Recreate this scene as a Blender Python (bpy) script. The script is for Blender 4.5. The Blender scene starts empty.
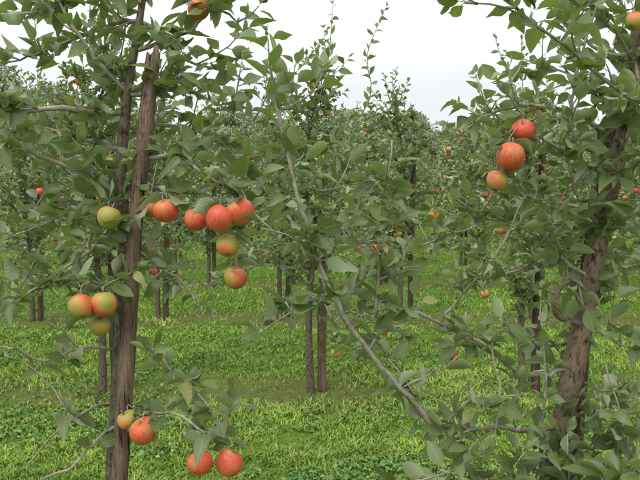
import bpy, math, numpy as np
from mathutils import Vector, Matrix
rng=np.random.default_rng(11)
scene=bpy.context.scene
scene.view_settings.view_transform='Standard'
scene.view_settings.look='None'
scene.view_settings.exposure=0
F=640.0; TH=math.atan(50/640)
CAM=np.array([0,0,1.6])
fw=np.array([0,math.cos(TH),-math.sin(TH)]); upv=np.array([0,math.sin(TH),math.cos(TH)]); rt=np.array([1.,0,0])
def P(u,v,d): return CAM+d*(fw+rt*((u-320)/F)+upv*((240-v)/F))
def nrm(a): return a/np.maximum(np.linalg.norm(a,axis=-1,keepdims=True),1e-9)
def terrain(x,y):
    t=np.maximum(0,np.asarray(y,float)-13)
    return 0.085*t*t/(t+10)+0.012*np.sin(np.asarray(x)*1.7+1)*np.sin(np.asarray(y)*1.3)

# ---------------- materials
def newmat(name):
    m=bpy.data.materials.new(name); m.use_nodes=True
    nt=m.node_tree; nt.nodes.clear()
    return m,nt
class G:
    def __init__(s,nt): s.nt=nt
    def n(s,t,**k):
        nd=s.nt.nodes.new(t)
        for a,b in k.items(): setattr(nd,a,b)
        return nd
    def set(s,sock,v):
        if isinstance(v,bpy.types.NodeSocket): s.nt.links.new(v,sock)
        elif isinstance(v,(tuple,list)) and len(v)==3 and sock.type=='RGBA': sock.default_value=(*v,1)
        else: sock.default_value=v
    def m(s,op,a,b=0.0,c=None,clamp=False):
        nd=s.n('ShaderNodeMath',operation=op,use_clamp=clamp); s.set(nd.inputs[0],a); s.set(nd.inputs[1],b)
        if c is not None: s.set(nd.inputs[2],c)
        return nd.outputs[0]
    def mix(s,f,a,b,bt='MIX'):
        nd=s.n('ShaderNodeMix',data_type='RGBA',blend_type=bt); s.set(nd.inputs[0],f); s.set(nd.inputs[6],a); s.set(nd.inputs[7],b); return nd.outputs[2]
    def noise(s,vec,scale,detail=3,rough=.5):
        nd=s.n('ShaderNodeTexNoise'); s.set(nd.inputs['Vector'],vec); nd.inputs['Scale'].default_value=scale; nd.inputs['Detail'].default_value=detail; nd.inputs['Roughness'].default_value=rough; return nd.outputs[0]
    def mapr(s,v,a,b,c=0.,d=1.):
        nd=s.n('ShaderNodeMapRange'); s.set(nd.inputs[0],v)
        for i,x in enumerate((a,b,c,d)): nd.inputs[i+1].default_value=x
        return nd.outputs[0]
    def scale(s,vec,sc):
        nd=s.n('ShaderNodeMapping'); s.set(nd.inputs[0],vec); nd.inputs['Scale'].default_value=sc; return nd.outputs[0]

def leaf_mat(name,dark,light,yel,under,trans=0.25,veins=True,rough=.5,spec=.45):
    m,nt=newmat(name); g=G(nt)
    at=g.n('ShaderNodeAttribute',attribute_name='lf')
    sp=g.n('ShaderNodeSeparateColor'); nt.links.new(at.outputs['Color'],sp.inputs[0])
    r,s_,t=sp.outputs; a=at.outputs['Alpha']
    col=g.mix(r,dark,light)
    col=g.mix(g.mapr(a,.93,1.),col,yel)
    if veins:
        oc=g.n('ShaderNodeTexCoord').outputs['Object']
        nz=g.noise(oc,60,3,.6)
        col=g.mix(g.mapr(nz,.35,.7,0,.4),col,g.mix(.35,dark,under))
        ds=g.m('ABSOLUTE',g.m('SUBTRACT',s_,.5))
        mid=g.mapr(ds,.0,.04,.6,0.)
        sv=g.m('SINE',g.m('MULTIPLY',g.m('SUBTRACT',t,g.m('MULTIPLY',ds,.45)),70.))
        col=g.mix(g.mapr(sv,.6,1.,0,.06),col,light)
        col=g.mix(mid,col,(light[0]*1.7,light[1]*1.45,light[2]*1.7))
        nb=g.noise(oc,170,2)
        col=g.mix(g.mapr(nb,.70,.74,0,.7),col,(.12,.07,.03))
    gm=g.n('ShaderNodeNewGeometry')
    col2=g.mix(gm.outputs['Backfacing'],col,g.mix(g.m('MULTIPLY',r,.4),under,light))
    bs=g.n('ShaderNodeBsdfPrincipled'); g.set(bs.inputs['Base Color'],col2); bs.inputs['Roughness'].default_value=rough; bs.inputs['Specular IOR Level'].default_value=spec
    if veins:
        bm=g.n('ShaderNodeBump'); bm.inputs['Strength'].default_value=.14; bm.inputs['Distance'].default_value=.002; g.set(bm.inputs['Height'],sv); nt.links.new(bm.outputs[0],bs.inputs['Normal'])
    o=g.n('ShaderNodeOutputMaterial')
    if trans>0:
        tr=g.n('ShaderNodeBsdfTranslucent'); g.set(tr.inputs[0],g.mix(.5,col,(.26,.36,.03)))
        mx=g.n('ShaderNodeMixShader'); mx.inputs[0].default_value=trans
        nt.links.new(bs.outputs[0],mx.inputs[1]); nt.links.new(tr.outputs[0],mx.inputs[2]); nt.links.new(mx.outputs[0],o.inputs[0])
    else: nt.links.new(bs.outputs[0],o.inputs[0])
    return m
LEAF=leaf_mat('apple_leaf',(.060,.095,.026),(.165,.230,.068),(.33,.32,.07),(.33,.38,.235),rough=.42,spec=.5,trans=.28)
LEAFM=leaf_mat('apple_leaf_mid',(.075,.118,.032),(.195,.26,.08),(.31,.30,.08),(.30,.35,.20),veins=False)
LEAFF=leaf_mat('apple_leaf_far_haze_tint',(.15,.20,.075),(.30,.37,.15),(.37,.36,.14),(.35,.41,.24),veins=False,rough=.7,trans=0,spec=.3)  # far-row greens lightened, distance haze painted into the leaf colour
LEAFW=leaf_mat('woodland_leaf_haze_tint',(.23,.28,.17),(.36,.41,.27),(.38,.39,.25),(.36,.41,.28),veins=False,rough=.9,trans=0,spec=.1)  # aerial haze put into the base colours: paler than the real foliage
WEED=leaf_mat('weed_leaf',(.06,.14,.022),(.14,.27,.045),(.27,.32,.07),(.17,.27,.09),veins=False,trans=0,spec=.3)

def bark_mat(name,c1,c2,c3,zs=.25,sc=60,lich=.0,crack=.9,bd=.006):
    m,nt=newmat(name); g=G(nt)
    oc=g.n('ShaderNodeTexCoord').outputs['Object']
    v=g.scale(oc,(1,1,zs))
    n1=g.noise(v,sc,5,.7); nf=g.noise(v,sc*3.1,3,.6); n2=g.noise(oc,9,3); n3=g.noise(oc,42,4,.65)
    col=g.mix(g.mapr(n1,.36,.62),c1,c2)
    col=g.mix(g.mapr(nf,.35,.7,0,.5),col,(c2[0]*1.5,c2[1]*1.5,c2[2]*1.5))
    col=g.mix(g.mapr(n2,.42,.62,0,.7),col,c3)
    col=g.mix(g.mapr(n1,.35,.46,crack,0),col,(.012,.009,.007))
    if lich: col=g.mix(g.mapr(n3,.56,.66,0,lich),col,(.24,.26,.18))
    bs=g.n('ShaderNodeBsdfPrincipled'); g.set(bs.inputs['Base Color'],col); bs.inputs['Roughness'].default_value=.9; bs.inputs['Specular IOR Level'].default_value=.2
    bm=g.n('ShaderNodeBump'); bm.inputs['Strength'].default_value=1.; bm.inputs['Distance'].default_value=bd; g.set(bm.inputs['Height'],g.m('ADD',n1,g.m('MULTIPLY',nf,.4))); nt.links.new(bm.outputs[0],bs.inputs['Normal'])
    o=g.n('ShaderNodeOutputMaterial'); nt.links.new(bs.outputs[0],o.inputs[0]); return m
BARK=bark_mat('apple_bark',(.08,.06,.042),(.16,.125,.09),(.12,.105,.08),.35,80,.6)
BARKR=bark_mat('trunk_bark',(.12,.08,.055),(.25,.175,.12),(.18,.15,.11),.28,70,.6,.85,.012)
TWIG=bark_mat('young_twig_bark',(.20,.18,.135),(.34,.315,.25),(.22,.17,.125),.6,90,.3,.25,.002)
WOOD=bark_mat('weathered_stake_wood',(.07,.044,.031),(.24,.165,.118),(.11,.073,.052),.045,85,.35,1.,.014)
WOODD=bark_mat('dark_stake_wood',(.045,.03,.022),(.12,.08,.057),(.075,.052,.038),.06,100,.3,.9,.01)

def apple_mat(name,island=False):
    m,nt=newmat(name); g=G(nt)
    oc=g.n('ShaderNodeTexCoord').outputs['Object']
    if island:
        rp=g.n('ShaderNodeNewGeometry').outputs['Random Per Island']
        n=g.noise(oc,18,2); f=g.m('ADD',g.m('MULTIPLY',rp,.5),g.m('MULTIPLY',n,.9))
        col=g.mix(g.mapr(f,.4,.75),(.42,.33,.07),(.60,.13,.055)); rough=.5
    else:
        at=g.n('ShaderNodeAttribute',attribute_name='ripe',attribute_type='OBJECT').outputs['Fac']
        rnd=g.n('ShaderNodeObjectInfo').outputs['Random']
        ad=g.n('ShaderNodeVectorMath',operation='ADD'); nt.links.new(oc,ad.inputs[0])
        cb=g.n('ShaderNodeCombineXYZ'); g.set(cb.inputs[0],g.m('MULTIPLY',rnd,3.)); nt.links.new(cb.outputs[0],ad.inputs[1])
        ov=ad.outputs[0]
        big=g.noise(ov,16,1); streak=g.noise(g.scale(ov,(1,1,.14)),260,3,.6); fine=g.noise(ov,330,2)
        f=g.m('ADD',g.m('ADD',g.m('MULTIPLY',big,2.6),g.m('MULTIPLY',streak,.8)),g.m('SUBTRACT',g.m('MULTIPLY',at,1.6),2.25))
        base=g.mix(g.mapr(fine,.35,.65,0,.5),(.27,.27,.05),(.40,.32,.075))
        col=g.mix(g.mapr(f,-.05,.4),base,(.56,.24,.07))
        col=g.mix(g.mapr(f,.2,.85),col,(.58,.095,.045))
        col=g.mix(g.m('MULTIPLY',g.mapr(streak,.48,.64,0,.55),g.mapr(f,.2,.8)),col,(.42,.045,.03))
        vo=g.n('ShaderNodeTexVoronoi'); nt.links.new(ov,vo.inputs['Vector']); vo.inputs['Scale'].default_value=200
        col=g.mix(g.mapr(vo.outputs['Distance'],.0,.2,.5,0.),col,(.62,.45,.22))
        sx=g.n('ShaderNodeSeparateXYZ'); nt.links.new(oc,sx.inputs[0])
        rr=g.m('SQRT',g.m('ADD',g.m('MULTIPLY',sx.outputs[0],sx.outputs[0]),g.m('MULTIPLY',sx.outputs[1],sx.outputs[1])))
        col=g.mix(g.mapr(rr,.004,.013,.75,0),col,(.22,.17,.06))
        rough=.45
    bs=g.n('ShaderNodeBsdfPrincipled'); g.set(bs.inputs['Base Color'],col); bs.inputs['Roughness'].default_value=rough; bs.inputs['Specular IOR Level'].default_value=.35
    o=g.n('ShaderNodeOutputMaterial'); nt.links.new(bs.outputs[0],o.inputs[0]); return m
APPLE=apple_mat('apple_skin'); FRUIT=apple_mat('distant_apple_skin',True)

# ---------------- mesh tools
def mk(name,verts,loops,starts,mats,attr=None,smooth=True,midx=None):
    me=bpy.data.meshes.new(name)
    verts=np.ascontiguousarray(verts,dtype=np.float32)
    me.vertices.add(len(verts)); me.vertices.foreach_set('co',verts.ravel())
    me.loops.add(len(loops)); me.loops.foreach_set('vertex_index',np.asarray(loops,dtype=np.int32))
    me.polygons.add(len(starts)); me.polygons.foreach_set('loop_start',np.asarray(starts,dtype=np.int32))
    me.polygons.foreach_set('use_smooth',np.full(len(starts),smooth))
    if midx is not None: me.polygons.foreach_set('material_index',np.asarray(midx,dtype=np.int32))
    if attr is not None:
        a=me.attributes.new('lf','FLOAT_COLOR','POINT'); a.data.foreach_set('color',np.ascontiguousarray(attr,dtype=np.float32).ravel())
    for mm in mats: me.materials.append(mm)
    me.update(calc_edges=True); me.validate()
    return me
def obj(name,me,parent=None,loc=(0,0,0),rot=(0,0,0),sc=1):
    o=bpy.data.objects.new(name,me); scene.collection.objects.link(o)
    o.location=loc; o.rotation_euler=rot; o.scale=(sc,sc,sc) if np.isscalar(sc) else sc
    if parent: o.parent=parent
    return o

def leaf_template(rows):
    V=[];idx=[]
    for t,w in rows:
        if w==0: idx.append([len(V)]); V.append((t,0,0))
        else:
            idx.append([len(V),len(V)+1,len(V)+2]); V+= [(t,-w,-1),(t,0,0),(t,w,1)]
    faces=[]
    for a,b in zip(idx[:-1],idx[1:]):
        if len(a)==1 and len(b)==3: faces+=[(a[0],b[0],b[1]),(a[0],b[1],b[2])]
        elif len(a)==3 and len(b)==3: faces+=[(a[0],b[0],b[1],a[1]),(a[1],b[1],b[2],a[2])]
        elif len(a)==3: faces+=[(a[0],b[0],a[1]),(a[1],b[0],a[2])]
    out=[]
    V=np.array(V,float)
    for f in faces:
        p=V[list(f)][:,:2]; ar=sum(p[i][0]*p[(i+1)%len(p)][1]-p[(i+1)%len(p)][0]*p[i][1] for i in range(len(p)))
        out.append(f if ar>0 else f[::-1])
    return V,out
T_NEAR=leaf_template([(0,.012),(.2,.014),(.26,.09),(.36,.165),(.48,.205),(.62,.205),(.76,.155),(.89,.075),(1,0)])
T_MID=leaf_template([(0,0),(.32,.18),(.62,.22),(1,0)])
VF=np.array([(0,0,0),(.5,-.25,-1),(.5,.25,1),(1,0,0)],float); T_FAR=(VF,[(0,1,3),(0,3,2)])
def leaves_mesh(name,pos,dr,nr,size,T,mat,wide=1.0,rr=None):
    rr=rr or rng
    V,fs=T; N=len(pos)
    dr=nrm(dr); nr=nrm(nr-(nr*dr).sum(1,keepdims=True)*dr); sd=np.cross(nr,dr)
    curve=rr.normal(.22,.30,N)[:,None]; fold=np.abs(rr.normal(.5,.35,N))[:,None]; ph=rr.uniform(0,6.28,N)[:,None]; wv=rr.uniform(.0,.16,N)[:,None]; tw=rr.normal(0,.4,N)[:,None]; cv=rr.normal(0,.12,N)[:,None]
    wd=rr.uniform(.72,1.2,N)[:,None]*wide
    t=V[:,0][None]; s=V[:,1][None]*wd
    z=-curve*t*t + fold*np.abs(s) + wv*np.sin(t*9+ph+V[:,2][None]*1.3)*np.abs(s)*3 + tw*t*s
    xx=t*(1-.3*np.abs(curve)*t); s=s+cv*t*t
    S=size[:,None,None]
    co=pos[:,None,:]+S*(xx[...,None]*dr[:,None,:]+s[...,None]*sd[:,None,:]+z[...,None]*nr[:,None,:])
    k=len(V)
    tl=np.concatenate([np.array(f) for f in fs]); ts=np.cumsum([0]+[len(f) for f in fs])[:-1]; nl=len(tl)
    loops=(tl[None]+np.arange(N)[:,None]*k).ravel(); starts=(ts[None]+np.arange(N)[:,None]*nl).ravel()
    at=np.zeros((N,k,4)); at[...,0]=rr.beta(1.3,1.5,N)[:,None]; at[...,1]=V[:,2][None]*.5+.5; at[...,2]=V[:,0][None]; at[...,3]=rr.uniform(0,1,N)[:,None]
    return mk(name,co.reshape(-1,3),loops,starts,[mat],at.reshape(-1,4))

class Tubes:
    def __init__(s): s.v=[];s.l=[];s.st=[];s.m=[];s.nv=0;s.nl=0
    def add(s,pts,rad,k=6,mi=0,fac=None,knob=0.,rr=None):
        pts=np.asarray(pts,float); n=len(pts); rad=np.asarray(rad,float)
        t=nrm(np.gradient(pts,axis=0)); mt=np.abs(nrm(pts[-1]-pts[0])); ref=np.zeros(3); ref[np.argmin(mt)]=1
        a=nrm(np.cross(t,ref)); b=np.cross(t,a)
        ang=np.arange(k)*2*math.pi/k
        f=np.ones((n,k)) if fac is None else np.broadcast_to(fac,(n,k)).copy()
        if knob>0: f=f+(rr or rng).normal(0,knob,(n,k))
        R=rad[:,None]*f
        v=pts[:,None]+R[...,None]*(np.cos(ang)[None,:,None]*a[:,None]+np.sin(ang)[None,:,None]*b[:,None])
        i=np.arange(n-1)[:,None]*k; j=np.arange(k)[None]; j2=(j+1)%k
        q=np.stack([i+j,i+j2,i+k+j2,i+k+j],-1).reshape(-1,4)+s.nv
        s.v.append(v.reshape(-1,3)); s.l.append(q.ravel()); s.st.append(s.nl+np.arange(len(q))*4); s.m.append(np.full(len(q),mi)); s.nl+=4*len(q)
        for base,rev in ((0,True),((n-1)*k,False)):
            c=np.arange(k)+base+s.nv; c=c[::-1] if rev else c
            s.l.append(c); s.st.append(np.array([s.nl])); s.m.append(np.array([mi])); s.nl+=k
        s.nv+=n*k
    def mesh(s,name,mats,off=None,smooth=True):
        v=np.concatenate(s.v)
        if off is not None: v=v-off
        return mk(name,v,np.concatenate(s.l),np.concatenate(s.st),mats,None,smooth,np.concatenate(s.m))
def spline(pts,step=.03):
    p=np.asarray(pts,float); q=np.vstack([2*p[0]-p[1],p,2*p[-1]-p[-2]]); out=[]
    for i in range(1,len(q)-2):
        L=np.linalg.norm(q[i+1]-q[i]); n=max(2,int(L/step))
        for t in np.linspace(0,1,n,endpoint=False):
            out.append(.5*((2*q[i])+(-q[i-1]+q[i+1])*t+(2*q[i-1]-5*q[i]+4*q[i+1]-q[i+2])*t*t+(-q[i-1]+3*q[i]-3*q[i+1]+q[i+2])*t**3))
    out.append(q[-2]); return np.array(out)

class Leaves:
    def __init__(s): s.p=[];s.d=[];s.n=[];s.s=[]
    def add(s,p,d,size,r):
        n=np.array([0,0,1.])+r.normal(0,.8,3); s.p.append(p); s.d.append(d+np.array([0,0,1e-4])); s.n.append(n); s.s.append(size)
    def arr(s): return [np.array(x) for x in (s.p,s.d,s.n,s.s)]
def grow(p,d,L,r,bend=.3,wob=.12,step=.04):
    n=max(3,int(L/step)); pts=[p]; d=nrm(np.array(d,float))
    for i in range(n):
        d=nrm(d+np.array([0,0,bend])*(1./n)+r.normal(0,wob,3)*math.sqrt(1./n)); pts.append(pts[-1]+d*L/n)
    return np.array(pts)
def spur(p,tan,tb,lv,r,size,n=None,lod=0):
    d=nrm(r.normal(0,1,3)+np.array([0,0,.6])); L=r.uniform(.01,.035)
    e=p+d*L
    if lod==0: tb.add([p,p+d*L*.5,e],[.0035,.003,.0035],5,1)
    n=n or r.integers(3,8); a0=r.uniform(0,6.28)
    for i in range(n):
        a=a0+i*2.4+r.normal(0,.3); el=r.uniform(-.6,1.0)
        lv.add(e,np.array([math.cos(a)*math.cos(el),math.sin(a)*math.cos(el),math.sin(el)]),size*r.uniform(.5,1.2),r)
def shoot(pts,lv,r,size,sp=.026,start=0.):
    seg=np.linalg.norm(np.diff(pts,axis=0),axis=1); cum=np.concatenate([[0],np.cumsum(seg)]); L=cum[-1]
    s=start+r.uniform(0,sp); a=r.uniform(0,6.28)
    while s<L:
        i=min(np.searchsorted(cum,s)-1,len(seg)-1); i=max(i,0); f=(s-cum[i])/seg[i]; p=pts[i]*(1-f)+pts[i+1]*f; t=nrm(pts[i+1]-pts[i])
        a+=2.4+r.normal(0,.3); rv=np.array([math.cos(a),math.sin(a),.1]); rv=nrm(rv-.6*(rv@t)*t)
        k=.6+.4*min(1,(L-s)/(.3*L+1e-6)+.3)
        lv.add(p,nrm(rv*r.uniform(.5,1.1)+t*r.uniform(.3,1.)+np.array([0,0,r.uniform(-.35,.3)])),size*k*r.uniform(.8,1.15),r); s+=sp*r.uniform(.7,1.3)
    for _ in range(2): lv.add(pts[-1],nrm(t+r.normal(0,.35,3)),size*.55,r)
def foliate(pts,tb,lv,r,size,dens=1.,start=.1,shp=.3,lod=0,okf=None,updir=.5,shlen=(.08,.28)):
    seg=np.linalg.norm(np.diff(pts,axis=0),axis=1); cum=np.concatenate([[0],np.cumsum(seg)]); L=cum[-1]; s=start*L
    while s<L:
        i=max(0,min(np.searchsorted(cum,s)-1,len(seg)-1)); p=pts[i]; t=nrm(pts[i+1]-pts[i])
        if r.uniform()<shp:
            d=nrm(r.normal(0,.6,3)+t*.5+np.array([0,0,updir])); q=grow(p,d,r.uniform(*shlen),r,.3,.2,.05)
            tb.add(q,np.linspace(.003,.0016,len(q)),5 if lod==0 else 3,1); shoot(q,lv,r,size,.024 if lod==0 else .035)
        else: spur(p,t,tb,lv,r,size,lod=lod)
        s+=.05/dens*r.uniform(.4,1.6)

# ---------------- apple objects
def apple_geo(nu,nv,R,r,stem=True):
    V=[]
    asx=r.normal(0,.03,4); k5=r.uniform(.005,.022); ph=r.uniform(0,6.28); hh=r.uniform(.9,.98)
    for j in range(nv+1):
        th=math.pi*j/nv
        for i in range(nu):
            a=2*math.pi*i/nu
            rho=R*(math.sin(th)**.97 if 0<th<math.pi else 0)
            z=R*hh*math.cos(th)
            c=math.exp(-((rho/R)/.24)**2)
            z+= -R*.22*c if th<math.pi/2 else R*.16*c
            sh=(1+.09*math.cos(th))*.97; w=1+asx[0]*math.cos(a)+asx[1]*math.cos(2*a+1)+k5*math.cos(5*a+ph)*(.3+max(0,-math.cos(th)))
            V.append((rho*sh*w*math.cos(a),rho*sh*w*math.sin(a),z+R*asx[2]*math.cos(a+1)*math.sin(th)))
    Fq=[(j*nu+i,(j+1)*nu+i,(j+1)*nu+(i+1)%nu,j*nu+(i+1)%nu) for j in range(nv) for i in range(nu)]
    return np.array(V),np.array(Fq)
def apple_object(pos,diam,ripe,r,tilt=None):
    R=diam/2; V,Q=apple_geo(32,22,R,r)
    tb=Tubes()
    L=R*.55; tb.add([(0,0,R*.62),(0.001,0,R*.62+L*.6),(0.004,.001,R*.62+L*1.2)],[.0016,.0014,.002],6,0)
    for i in range(5):
        a=i*1.2566; tb.add([(0.001*math.cos(a),.001*math.sin(a),-R*.74),(.004*math.cos(a),.004*math.sin(a),-R*.80),(.006*math.cos(a),.006*math.sin(a),-R*.9)],[.0018,.0015,.0003],4,0)
    v2=np.concatenate(tb.v); l2=np.concatenate(tb.l)+len(V); s2=np.concatenate(tb.st)+len(Q)*4
    me=mk('apple',np.vstack([V,v2]),np.concatenate([Q.ravel(),l2]),np.concatenate([np.arange(len(Q))*4,s2]),[APPLE,TWIG],None,True,np.concatenate([np.zeros(len(Q)),np.ones(len(s2))]))
    rot=tilt if tilt else (r.normal(0,.35),r.normal(0,.35),r.uniform(0,6.28))
    o=obj('apple',me,None,pos,rot); o['ripe']=float(ripe); return o
def fruit_mesh(name,pos,diam,r):
    VV=[];QQ=[];n=0
    for p,d in zip(pos,diam):
        V,Q=apple_geo(10,7,d/2,r); VV.append(V+p); QQ.append(Q+n); n+=len(V)
    Q=np.concatenate(QQ); return mk(name,np.concatenate(VV),Q.ravel(),np.arange(len(Q))*4,[FRUIT])

# ---------------- stakes
def stake(top,bot,r0,r1,mat,r,name='wooden_stake',k=13,n=60):
    base=np.array(bot); topv=np.array(top)
    tt=np.linspace(0,1,n); pts=base+(topv-base)*tt[:,None]; pts[:,0]+=.006*np.sin(tt*9+r.uniform(0,6))+r.normal(0,.0008,n); pts[:,1]+=.004*np.sin(tt*13)
    fac=1+r.normal(0,.10,k); tb=Tubes()
    prof=np.linspace(r0,r1,n)*(1+.05*np.sin(tt*17+r.uniform(0,6)))
    wander=np.cumsum(r.normal(0,.014,(n,k)),0); wander-=wander.mean(0)
    tb.add(pts,prof,k,0,fac[None]*np.ones((n,1))+wander+r.normal(0,.015,(n,k)))
    v=tb.v[0]; v[-k:,2]+=r.uniform(-.02,.02,k)+ (v[-k:,0]-topv[0])*.4
    o0=np.array([base[0],base[1],0.]); me=tb.mesh(name,[mat],o0,True)
    return obj(name,me,None,o0)
def line_to_ground(a,b,z=-.08):
    a=np.array(a);b=np.array(b); t=(z-a[2])/(b[2]-a[2]); return a+(b-a)*t
def empty(name,loc):
    e=bpy.data.objects.new(name,None); e.empty_display_size=.3; e.location=loc; scene.collection.objects.link(e); return e

def finish_tree(base,tb,lv,T,mat,mats,r,name='apple_tree',wide=1.):
    e=empty(name,base); off=np.array(base)
    obj('trunk_and_branches',tb.mesh('trunk_and_branches',mats,off),e)
    p,d,n,s=lv.arr(); print('near leaves',len(p)); obj('leaves',leaves_mesh('leaves',p-off,d,n,s,T,mat,wide,r),e); return e

# ================= NEAR LEFT TREE
DENS=1.08; SZ=1.10
r=np.random.default_rng(21)
stake(P(152,52,1.86),line_to_ground(P(152,52,1.86),P(118,470,1.86)),.0295,.019,WOOD,r)
tb=Tubes(); lv=Leaves()
def hb(pts,r0,r1,dens=1.,shp=.25,size=.078,start=.08,mi=1,k=7,shlen=(.06,.2),updir=.5):
    q=spline([P(*p) for p in pts]); q[1:-1]+=r.normal(0,.0025,(len(q)-2,3))
    tb.add(q,np.linspace(r0,r1,len(q))*(1+r.normal(0,.07,len(q))),k,mi)
    if dens>0: foliate(q,tb,lv,r,size*SZ,dens*DENS,start,shp,0,None,updir,shlen)
    return q
g0=line_to_ground(P(122,250,1.96),P(112,470,1.98))
q=spline([g0,P(112,470,1.98),P(121,330,1.96),P(124,230,1.94),P(121,170,1.93),P(128,90,1.93),P(138,30,1.93),P(150,-60,1.93),P(155,-170,1.93)])
tb.add(q,np.interp(np.linspace(0,1,len(q)),[0,.6,.8,1],[.022,.018,.011,.006]),10,0,None,.05)
L=[
 ([(126,112,1.93),(90,112,1.9),(50,108,1.86),(0,114,1.82),(-50,110,1.8)],.010,.006,1.0),
 ([(131,95,1.93),(105,70,1.9),(85,45,1.87),(60,5,1.85),(50,-40,1.85)],.008,.003,1.0),
 ([(139,50,1.93),(165,40,1.9),(190,30,1.86),(212,5,1.83),(225,-40,1.8)],.007,.003,.8),
 ([(130,95,1.93),(185,90,1.86),(225,108,1.8),(262,128,1.74)],.007,.0025,1.1),
 ([(124,180,1.94),(150,158,1.86),(185,160,1.78),(215,182,1.73),(240,190,1.70)],.008,.003,1.2),
 ([(122,200,1.94),(100,180,1.9),(60,165,1.86),(20,150,1.83),(-30,160,1.8)],.008,.003,1.1),
 ([(121,215,1.94),(90,250,1.85),(55,275,1.8),(20,300,1.78),(-15,330,1.75)],.007,.0025,1.0),
 ([(120,240,1.94),(150,262,1.9),(185,285,1.87),(205,325,1.85)],.006,.0025,.9),
 ([(118,300,1.95),(95,285,1.88),(85,290,1.84),(70,282,1.8)],.005,.0025,1.1),
 ([(120,130,1.94),(160,125,2.0),(215,140,2.1),(265,190,2.15),(285,225,2.2)],.007,.0025,1.2),
 ([(125,150,1.94),(80,140,2.0),(30,125,2.1),(-10,150,2.2)],.007,.0025,1.3),
 ([(122,210,1.94),(80,215,2.0),(40,225,2.1),(5,240,2.2)],.007,.0025,1.2),
 ([(140,20,1.93),(110,25,2.0),(60,45,2.05),(20,60,2.1),(-20,70,2.1)],.007,.0025,1.3),
 ([(140,20,1.93),(185,60,2.0),(225,70,2.05),(250,85,2.1)],.006,.0025,.9),
 ([(148,-20,1.93),(120,-10,1.9),(70,0,1.9),(20,20,1.9)],.006,.0025,1.2),
 ([(148,-20,1.93),(190,0,1.9),(230,15,1.86),(248,40,1.84)],.006,.0025,.8),
 ([(121,190,1.94),(165,190,2.02),(205,205,2.1),(250,250,2.15)],.006,.0025,1.0),
]
for pts,a,b,dn in L: hb(pts,a,b,dn*1.1)
hb([(117,330,1.95),(150,350,1.9),(172,372,1.86),(198,392,1.82),(215,425,1.79),(218,440,1.78)],.005,.002,.8,.2,start=.4)
hb([(108,432,1.97),(130,420,1.9),(170,414,1.8),(200,428,1.76),(214,444,1.75)],.006,.003,.35,.1,start=.6)
hb([(106,432,1.97),(88,450,1.85),(70,470,1.8),(40,480,1.78)],.006,.003,.3,.1,start=.5)
hb([(108,405,1.97),(85,410,1.9),(50,440,1.86),(22,470,1.84)],.004,.002,.15,.1,start=.5)
hb([(116,350,1.95),(80,348,1.9),(45,362,1.86),(18,350,1.84),(-10,345,1.84)],.005,.002,.6,.3,start=.3)
hb([(70,412,1.86),(45,380,1.84),(25,362,1.82)],.003,.0015,.4,.2)
AP=[(199,9,1.84,22,.8),(109,218,1.82,24,.3),(151,208,1.82,20,.5),(166,211,1.76,25,.6),(196,220,1.74,24,.8),(220,219,1.69,29,.85),(240,213,1.70,28,.72),(228,246,1.72,23,.38),(235,278,1.78,24,.65),(176,276,2.3,12,.6),
 (104,304,1.78,26,.66),(81,307,1.76,26,.35),(100,326,1.82,21,.2),(128,420,1.84,21,.6),(144,431,1.80,27,.82),(200,463,1.76,25,.75),(229,463,1.77,27,.7)]
def hang(u,v,d,dp,rp):
    p=P(u,v,d); D=dp/F*d*1.03; apple_object(p,D,rp,r)
    allp=np.concatenate([x for x in tb.v]); tgt=p+np.array([0,.015,D*.5+.02]); dd=np.linalg.norm(allp-tgt,axis=1); j=np.argmin(dd)
    sp_=spline([p+np.array([0,0,D*.42]),p+np.array([0,.004,D*.5+.012]),allp[j]],.02)
    tb.add(sp_,[.0018]*len(sp_),5,1)
    top=p+np.array([0,.015,D*.5+.012])
    for i in range(6):
        a=r.uniform(0,6.28); lv.add(top,nrm(np.array([math.cos(a),math.sin(a)*.7+.6,r.uniform(-.5,.6)])),.085*r.uniform(.6,1.1),r)
for a in AP: hang(*a)
finish_tree((g0[0],g0[1],0),tb,lv,T_NEAR,LEAF,[BARK,TWIG],r)

# ================= NEAR RIGHT TREE
DENS=1.0
r=np.random.default_rng(5)
stake(P(606,120,2.13),line_to_ground(P(606,120,2.13),P(574,430,2.13)),.034,.027,WOODD,r)
tb=Tubes(); lv=Leaves()
g1=line_to_ground(P(568,400,2.0),P(552,475,2.0))
q=spline([g1,P(553,475,2.0),P(567,400,2.0),P(580,335,2.0),P(597,250,2.0),P(612,180,2.0),P(626,110,2.0),P(640,20,2.0),P(650,-80,2.0),P(655,-200,2.0)])
tb.add(q,np.interp(np.linspace(0,1,len(q)),[0,.5,.75,1],[.040,.031,.022,.008])*(1+.05*np.sin(np.arange(len(q))*.7)),14,0,None,.045)
hb([(556,520,2.0),(505,500,1.95),(462,462,1.9),(422,412,1.84),(382,367,1.78),(342,314,1.74),(312,245,1.70),(290,165,1.68),(277,105,1.67),(269,58,1.67)],.0110,.0042,.34,.12,.082,.16,1)
hb([(576,365,2.0),(530,375,1.95),(490,352,1.9),(440,323,1.86),(400,308,1.82),(370,313,1.8)],.009,.004,.55,.25,.08,.15,1)
hb([(560,425,2.0),(532,430,1.93),(490,428,1.88),(452,438,1.84),(425,452,1.8)],.009,.004,.5,.2,.085,.4,1)
hb([(586,325,2.0),(560,318,1.92),(553,300,1.9),(570,280,1.9),(585,290,1.88)],.011,.006,.3,.2,.085,.4,0)
hb([(594,280,2.0),(550,250,1.95),(520,225,1.92),(480,215,1.88),(450,195,1.85)],.007,.003,1.1,.25)
hb([(602,230,2.0),(572,180,1.9),(572,90,1.85),(590,30,1.8),(604,-30,1.8)],.006,.003,.8,.2)
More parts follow.
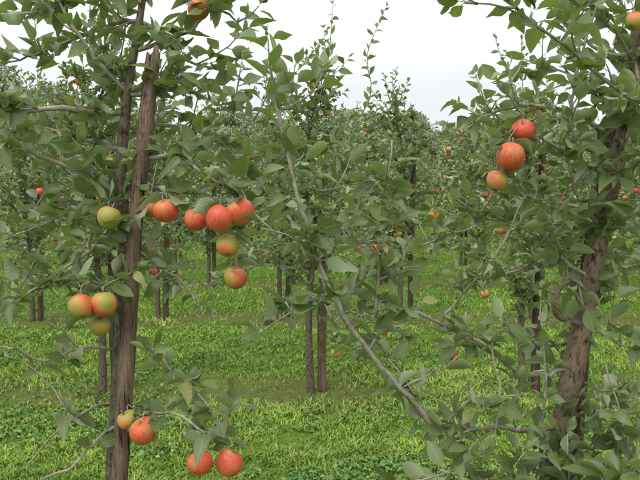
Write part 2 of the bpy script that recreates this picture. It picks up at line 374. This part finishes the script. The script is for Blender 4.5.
hb([(634,55,2.0),(640,98,1.8),(612,86,1.6),(575,55,1.5),(530,20,1.4),(500,-8,1.35)],.005,.003,.8,.2,.08,.25)
hb([(530,20,1.4),(505,8,1.35),(478,2,1.32),(445,-8,1.3)],.0025,.0015,.9,.1,.08,.1)
hb([(612,180,2.0),(580,160,1.9),(545,140,1.86),(520,108,1.82),(497,85,1.8)],.006,.003,1.2,.25)
hb([(605,210,2.0),(570,205,1.9),(530,195,1.84),(500,165,1.82)],.006,.003,.8,.2)
hb([(376,318,1.8),(378,290,1.8),(384,230,1.77),(389,180,1.76),(392,140,1.76)],.0045,.002,1.1,.0,.075)
hb([(440,323,1.86),(470,285,1.84),(500,250,1.82),(522,200,1.8)],.004,.002,.8,.15)
hb([(470,338,1.88),(490,350,1.85),(500,395,1.83),(494,440,1.8)],.004,.002,.4,.1)
hb([(565,420,2.0),(600,408,1.9),(645,398,1.85)],.006,.003,1.1,.3)
hb([(558,470,2.0),(590,450,1.9),(650,432,1.85)],.006,.003,1.2,.3,.09)
hb([(545,500,1.95),(540,450,1.9),(545,390,1.88),(543,330,1.86),(540,290,1.86)],.005,.002,.7,.1)
hb([(620,500,1.85),(628,450,1.8),(620,410,1.8),(606,365,1.8)],.004,.002,.8,.1)
hb([(556,510,2.0),(520,490,1.8),(480,480,1.7),(440,470,1.6)],.006,.003,1.1,.4,.095,.2)
hb([(556,510,2.0),(580,500,1.8),(610,480,1.7),(650,470,1.6)],.006,.003,1.3,.4,.095,.2)
hb([(430,420,1.86),(405,380,1.84),(380,350,1.9),(350,345,1.95)],.004,.002,.6,.2)
hb([(400,388,1.84),(440,372,1.84),(460,355,1.84)],.003,.002,.7,.2)
hb([(440,432,1.86),(470,400,1.84),(520,395,1.84)],.003,.002,.6,.2)
hb([(620,140,2.0),(560,110,2.1),(500,110,2.2),(450,140,2.3)],.007,.003,1.2,.25)
hb([(630,80,2.0),(600,50,2.1),(560,20,2.15),(540,-20,2.2)],.007,.003,1.2,.3)
hb([(636,50,2.0),(660,20,1.9),(640,-10,1.8),(610,-30,1.7)],.007,.003,1.2,.3)
hb([(636,70,2.0),(615,30,1.9),(585,10,1.85),(560,-10,1.8)],.006,.003,1.2,.3)
hb([(612,180,2.0),(640,160,1.9),(680,150,1.8)],.007,.003,1.8,.35)
hb([(620,130,2.0),(630,100,1.85),(650,90,1.8)],.006,.003,1.8,.35)
hb([(600,240,2.0),(625,220,1.9),(660,200,1.8)],.007,.003,1.6,.35)
hb([(600,245,2.0),(560,260,2.15),(500,275,2.3),(450,290,2.4)],.007,.003,1.2,.3)
hb([(600,235,2.0),(540,215,2.2),(480,225,2.35),(420,245,2.45)],.007,.003,1.2,.3)
hb([(590,290,2.0),(620,270,2.1),(660,260,2.2)],.007,.003,1.2,.3)
hb([(585,320,2.0),(620,345,1.95),(660,350,1.9)],.006,.003,1.1,.3)
hb([(580,340,2.0),(550,345,2.1),(500,330,2.2),(460,345,2.25)],.006,.003,.8,.3)
hb([(625,120,2.0),(590,90,2.1),(560,70,2.2),(515,75,2.3)],.006,.003,1.3,.3)
hb([(330,295,1.76),(310,300,1.73),(270,325,1.70),(245,345,1.7)],.003,.0015,.8,.2)
hb([(312,245,1.70),(285,235,1.68),(262,228,1.66)],.003,.0015,.9,.3)
hb([(291,170,1.68),(320,190,1.72),(345,185,1.75)],.003,.0015,.8,.3)
hb([(310,240,1.70),(335,255,1.8),(365,250,1.88)],.003,.0015,.9,.3)
hb([(340,310,1.76),(350,290,1.8),(375,275,1.85),(420,270,1.9)],.003,.0015,.8,.3)
hb([(279,110,1.67),(300,100,1.65),(325,85,1.62)],.0025,.0015,.9,.3,.085)
for a in [(523,131,1.80,23,.8),(510,157,1.76,30,.72),(497,181,1.80,22,.45),(434,217,2.6,12,.75),(634,22,1.7,18,.5),(454,357,1.9,10,1.0)]: hang(*a)
finish_tree((g1[0],g1[1],0),tb,lv,T_NEAR,LEAF,[BARKR,TWIG],r)

# ================= GENERIC ORCHARD TREES
def gen(seed,H=2.6,nb=34,len0=.85,lod=1,size=.085,dens=.9,zb=.85,extra=None,nf=10):
    r=np.random.default_rng(seed); tb=Tubes(); lv=Leaves()
    tr=spline([(0,0,-.1),(r.normal(0,.02),r.normal(0,.02),.6),(r.normal(0,.04),r.normal(0,.04),1.3),(r.normal(0,.06),r.normal(0,.06),2.0),(r.normal(0,.08),r.normal(0,.08),H)],.08)
    tb.add(tr,np.linspace(.034,.005,len(tr)),8,0,None,.04,r)
    fr=[];fd=[]
    for i in range(nb):
        f=(i+.5)/nb; z=zb+(H-.15-zb)*f; p=tr[np.argmin(abs(tr[:,2]-z))]; a=i*2.4+r.normal(0,.3); el=r.uniform(-.1,.5)+.5*f
        L=len0*(1-.62*f)*r.uniform(.6,1.15)
        q=grow(p,(math.cos(a)*math.cos(el),math.sin(a)*math.cos(el),math.sin(el)),L,r,r.uniform(-.9,.5),.3,.07)
        tb.add(q,np.linspace(.010,.003,len(q)),5 if lod==1 else 3,1)
        foliate(q,tb,lv,r,size,dens,.1,.32,lod,None,.7,(.08,.35))
        if r.uniform()<nf/nb: 
            j=r.integers(len(q)//2,len(q)); fr.append(q[j]+np.array([r.normal(0,.02),r.normal(0,.02),-.06])); fd.append(r.uniform(.055,.075))
    for i in range(5):
        q=grow(tr[-1-r.integers(0,6)],(r.normal(0,.3),r.normal(0,.3),1),r.uniform(.25,.6),r,.2,.2,.08); tb.add(q,np.linspace(.005,.002,len(q)),4,1); shoot(q,lv,r,size*.9,.035)
    if extra:
        for e in extra:
            q=spline(e,.08); tb.add(q,np.linspace(.006,.002,len(q)),5,1); shoot(q,lv,r,size*.9,.035,.1)
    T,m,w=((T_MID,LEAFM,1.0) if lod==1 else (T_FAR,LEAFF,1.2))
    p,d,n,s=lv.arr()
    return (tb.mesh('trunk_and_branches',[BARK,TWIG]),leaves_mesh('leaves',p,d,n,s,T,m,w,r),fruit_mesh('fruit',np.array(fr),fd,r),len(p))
def place(name,var,loc,rot,sc,parent=None):
    e=empty(name,loc); e.rotation_euler=(0,0,rot); e.scale=(sc,sc,sc)
    if parent: e.parent=parent
    for nm,me in zip(('trunk_and_branches','leaves','fruit'),var[:3]): obj(nm,me,e)
    return e
D2=4.95
vA=gen(101,2.5,34,.95,1,.09,.9,.78,extra=[[(0,0,2.1),(.12,-.05,2.5),(.17,-.1,3.0)],[(.2,0,1.9),(.45,-.05,2.3),(.42,-.1,2.6),(.56,-.1,2.95)]])
mids=[vA]+[gen(102+i,2.45+.1*i,34,.92,1,.088,1.0,.68) for i in range(3)]
rr=np.random.default_rng(3)
def gstake(x,y,mat=WOODD,h=2.0,lean=0.,name='wooden_stake'):
    z=float(terrain(x,y)); return stake((x+lean,y,z+h),(x,y,z-.1),.034,.028,mat,rr,name)
for i,x in enumerate([-4.9,-3.3,-1.72,-.07,1.62,3.25,4.85]):
    v=mids[[1,2,3,0,1,2,3][i]]
    place('apple_tree',v,(x,D2,0),0 if i==3 else rr.uniform(0,6.28),1. if i==3 else rr.uniform(.92,1.05))
    gstake(x+.085,D2+.03,WOOD if i%2 else WOODD,1.75 if i==3 else 1.9,.02)
place('apple_tree',mids[1],(-2.35,1.95,0),1.,.95); place('apple_tree',mids[3],(2.6,2.0,0),2.,.95)
D3=7.8
for i,x in enumerate([-6.7,-5.1,-3.55,-2.0,-.5,1.0,2.6,4.2,5.8,7.3]):
    place('apple_tree',mids[rr.integers(1,4)],(x,D3,float(terrain(x,D3))),rr.uniform(0,6.28),rr.uniform(.92,1.06))
    gstake(x+.1,D3,WOODD,2.05,.03)
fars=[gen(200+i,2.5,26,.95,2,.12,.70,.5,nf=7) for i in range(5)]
dist=empty('distant_apple_trees',(0,20,0))
stk=Tubes()
for row in range(2,18):
    y=D2+2.85*row; 
    n=int((.57*y+2.)/1.5)
    for i in range(-n,n+1):
        x=i*1.5+rr.uniform(-.15,.15)+(row%3)*.5; yy=y+rr.uniform(-.1,.1)
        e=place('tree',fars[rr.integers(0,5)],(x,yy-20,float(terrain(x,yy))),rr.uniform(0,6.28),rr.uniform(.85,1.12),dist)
        if row<4:
            z=float(terrain(x,yy)); stk.add([(x+.1,yy,z),(x+.1,yy,z+1.),(x+.12,yy,z+1.9)],[.033,.032,.03],6,0)
obj('distant_wooden_stakes',stk.mesh('distant_wooden_stakes',[WOODD],None,False))

# ================= WOODLAND
def wood(seed,H):
    r=np.random.default_rng(seed); tb=Tubes(); tb.add([(0,0,-.5),(0.1,0,H*.35),(0,.1,H*.75)],[.28,.2,.06],8)
    P_=[];N_=[]
    for b in range(34):
        a=r.uniform(0,6.28); z=H*r.uniform(.22,.9); R=H*.36*math.sin(math.pi*min(1,(z/H-.05)))**.6*r.uniform(.3,1.)
        c=np.array([R*math.cos(a),R*math.sin(a),z]); br=H*r.uniform(.08,.15)
        if b%4==0: tb.add([(0,0,z*.6),c*.5+np.array([0,0,z*.4]),c],[.09,.06,.02],4)
        d=nrm(r.normal(0,1,(120,3))); P_.append(c+d*br*r.uniform(.6,1.2,(120,1))*np.array([1,1,.75])); N_.append(d)
    p=np.concatenate(P_); n=np.concatenate(N_)+np.array([0,0,.5]); d=r.normal(0,1,p.shape)
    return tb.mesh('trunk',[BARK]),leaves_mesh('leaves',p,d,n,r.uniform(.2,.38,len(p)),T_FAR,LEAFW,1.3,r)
ws=[wood(i,6.) for i in (1,2,3,4)]
we=empty('distant_woodland',(0,75,0))
for row in range(3):
    x=-62.
    while x<62:
        y=68+row*6+rr.uniform(-1.5,1.5); s=rr.uniform(.6,1.1)*(1+ (1.0 if x<-32 else 0)*rr.uniform(.5,1.) + (.0 if x<0 else .08))
        e=empty('tree',(x,y-75,float(terrain(x,y))-.3)); e.parent=we; e.rotation_euler=(0,0,rr.uniform(0,6)); e.scale=(s,s,s)
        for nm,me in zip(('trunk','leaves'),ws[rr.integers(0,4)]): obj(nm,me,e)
        x+=rr.uniform(2.4,4.4)

# ================= GROUND
xs=np.concatenate([np.linspace(-300,-14,30),np.linspace(-13.5,13.5,110),np.linspace(14,300,30)]); ys=np.concatenate([np.linspace(-120,-4,16),np.linspace(-3,30,130),np.linspace(31,400,60)])
X,Y=np.meshgrid(xs,ys); Z=terrain(X,Y)+.01*np.sin(X*5+Y*3)*np.sin(Y*4.1-X*2)*(abs(X)<13.6)
nx,ny=len(xs),len(ys); I=(np.arange(ny-1)[:,None]*nx+np.arange(nx-1)[None]).ravel(); Q=np.stack([I,I+1,I+1+nx,I+nx],1)
m,nt=newmat('orchard_floor'); g=G(nt)
po=g.n('ShaderNodeNewGeometry').outputs['Position']; sx=g.n('ShaderNodeSeparateXYZ'); nt.links.new(po,sx.inputs[0])
n1=g.noise(po,1.1,4,.6); n2=g.noise(po,14,4,.6); n3=g.noise(po,70,3,.6)
pp=g.m('PINGPONG',g.m('ADD',sx.outputs[1],-(D2-2.85*2)),1.425)
strip=g.mapr(g.m('ADD',pp,g.m('MULTIPLY',g.m('SUBTRACT',n1,.5),2.2)),.05,.55,1.,0.)
gr=g.mix(g.mapr(n2,.3,.7),(.07,.14,.02),(.15,.25,.035))
so=g.mix(g.mapr(n3,.35,.65),(.08,.06,.035),(.20,.155,.08))
col=g.mix(g.m('MULTIPLY',strip,.85),gr,g.mix(g.mapr(n2,.42,.58),so,(.12,.18,.03)))
bs=g.n('ShaderNodeBsdfPrincipled'); g.set(bs.inputs['Base Color'],col); bs.inputs['Roughness'].default_value=.95; bs.inputs['Specular IOR Level'].default_value=.1
bm=g.n('ShaderNodeBump'); bm.inputs['Distance'].default_value=.03; g.set(bm.inputs['Height'],n3); nt.links.new(bm.outputs[0],bs.inputs['Normal'])
o=g.n('ShaderNodeOutputMaterial'); nt.links.new(bs.outputs[0],o.inputs[0])
obj('ground',mk('ground',np.stack([X.ravel(),Y.ravel(),Z.ravel()],1),Q.ravel(),np.arange(len(Q))*4,[m]))

def pn(x,y,s,seed):
    q=np.random.default_rng(seed); o=0
    for i in range(6):
        a=q.uniform(0,6.28); k=s*q.uniform(.6,2.2); o=o+np.sin(k*(x*math.cos(a)+y*math.sin(a))+q.uniform(0,6.28))
    return o/6*1.6
m,nt=newmat('grass_blade'); g=G(nt)
at=g.n('ShaderNodeAttribute',attribute_name='lf'); sp=g.n('ShaderNodeSeparateColor'); nt.links.new(at.outputs['Color'],sp.inputs[0])
col=g.mix(sp.outputs[0],(.085,.185,.022),(.32,.46,.075)); col=g.mix(sp.outputs[1],col,(.42,.36,.15)); 
bs=g.n('ShaderNodeBsdfPrincipled'); g.set(bs.inputs['Base Color'],col); bs.inputs['Roughness'].default_value=.65; bs.inputs['Specular IOR Level'].default_value=.25
o=g.n('ShaderNodeOutputMaterial'); nt.links.new(bs.outputs[0],o.inputs[0]); GR=m
q=np.random.default_rng(9); N=320000
d=1/q.uniform(1/30.,1/2.4,N); x=q.uniform(-.70,.70,N)*d+q.normal(0,.2,N); y=d
pp=np.abs((y-D2+1.425)%2.85-1.425)
big=pn(x,y,1.6,1); sm=pn(x,y,7,2); vs=pn(x,y,22,5)
keep=(q.uniform(0,1,N)<np.clip((pp-.12)/.38+.7*big+.2,.12,1))&(q.uniform(0,1,N)<.75+.5*vs)
x,y,big,sm,vs,pp=[a[keep] for a in (x,y,big,sm,vs,pp)]; N=len(x)
h=(.030+.015*sm+.013*vs+.010*big)*q.uniform(.5,1.4,N)*(1+.014*y); h=np.clip(h,.010,.12)
w=.0016+.0007*y*q.uniform(.7,1.3,N)
a=q.uniform(0,6.28,N); la=q.uniform(0,6.28,N); ln=h*q.uniform(.2,1.5,N)
b=np.stack([x,y,terrain(x,y)-.004],1); sd=np.stack([np.cos(a),np.sin(a),0*a],1)*w[:,None]; le=np.stack([np.cos(la),np.sin(la),0*a],1)*ln[:,None]; hz=np.stack([0*h,0*h,h],1)
V=np.stack([b-sd,b+sd,b+le*.3+hz*.6-sd*.8,b+le*.3+hz*.6+sd*.8,b+le+hz*.9],1).reshape(-1,3)
base=np.arange(N)[:,None]*5; lp=(base+np.array([0,1,3,2,2,3,4])[None]).ravel(); st=(np.arange(N)[:,None]*7+np.array([0,4])[None]).ravel()
at=np.zeros((N,5,4)); at[...,0]=np.clip(.46+.34*big+.34*sm+q.normal(0,.2,N),0,1)[:,None]; at[...,1]=((q.uniform(0,1,N)<.05+.22*(pp<.45)+.12*(big<-.3))*q.uniform(.3,1,N))[:,None]
obj('grass',mk('grass',V,lp,st,[GR],at.reshape(-1,4),True))
N=40000; d=1/q.uniform(1/16.,1/2.6,N); x=q.uniform(-.7,.7,N)*d; y=d; kk=pn(x,y,3,8)+.4*pn(x,y,11,9)>.2; x,y=x[kk],y[kk]; N=len(x)
a=q.uniform(0,6.28,N); dr=np.stack([np.cos(a),np.sin(a),q.uniform(-.1,.6,N)],1); nr=np.stack([q.normal(0,.3,N),q.normal(0,.3,N),np.ones(N)],1)
obj('clover_and_weeds',leaves_mesh('clover_and_weeds',np.stack([x,y,terrain(x,y)+q.uniform(.01,.04,N)],1),dr,nr,q.uniform(.015,.042,N),T_MID,WEED,1.7,q))

# ================= SKY + SUN (overcast: brighter towards the zenith)
w=bpy.data.worlds.new('World'); scene.world=w; w.use_nodes=True; nt=w.node_tree; nt.nodes.clear(); g=G(nt)
EL,AZ=math.radians(52),math.radians(215)
sk=g.n('ShaderNodeTexSky',sky_type='NISHITA'); sk.sun_disc=False; sk.sun_elevation=EL; sk.sun_rotation=AZ
gc=g.n('ShaderNodeTexCoord').outputs['Generated']; cn=g.noise(g.scale(gc,(1,1,2.5)),2.2,5,.55)
sz=g.n('ShaderNodeSeparateXYZ'); nt.links.new(gc,sz.inputs[0])
cl=g.mix(g.mapr(cn,.35,.65),(8.9,9.15,9.5),(9.8,9.85,9.9))
gain=g.mapr(sz.outputs[2],0.15,1.,1.,2.8)
vm=g.n('ShaderNodeVectorMath',operation='SCALE'); nt.links.new(cl,vm.inputs[0]); nt.links.new(gain,vm.inputs['Scale'])
c=g.mix(.96,sk.outputs[0],vm.outputs[0])
bg=g.n('ShaderNodeBackground'); g.set(bg.inputs[0],c); bg.inputs[1].default_value=.1
o=g.n('ShaderNodeOutputWorld'); nt.links.new(bg.outputs[0],o.inputs[0])
sl=bpy.data.lights.new('sun','SUN'); sl.energy=1.4; sl.angle=math.radians(14); sl.color=(1,.96,.9); so_=bpy.data.objects.new('sun',sl); scene.collection.objects.link(so_)
sd=Vector((math.sin(AZ)*math.cos(EL),math.cos(AZ)*math.cos(EL),math.sin(EL))); so_.rotation_euler=sd.to_track_quat('Z','Y').to_euler(); so_.location=(0,0,20)
cd=bpy.data.cameras.new('camera'); cam=bpy.data.objects.new('camera',cd); scene.collection.objects.link(cam); cam.location=CAM; cam.rotation_euler=(math.pi/2-TH,0,0)
cd.sensor_width=36; cd.lens=36*F/640; cd.clip_start=.05; cd.clip_end=1500; scene.camera=cam
print('leaf counts',[v[3] for v in mids+fars],N)
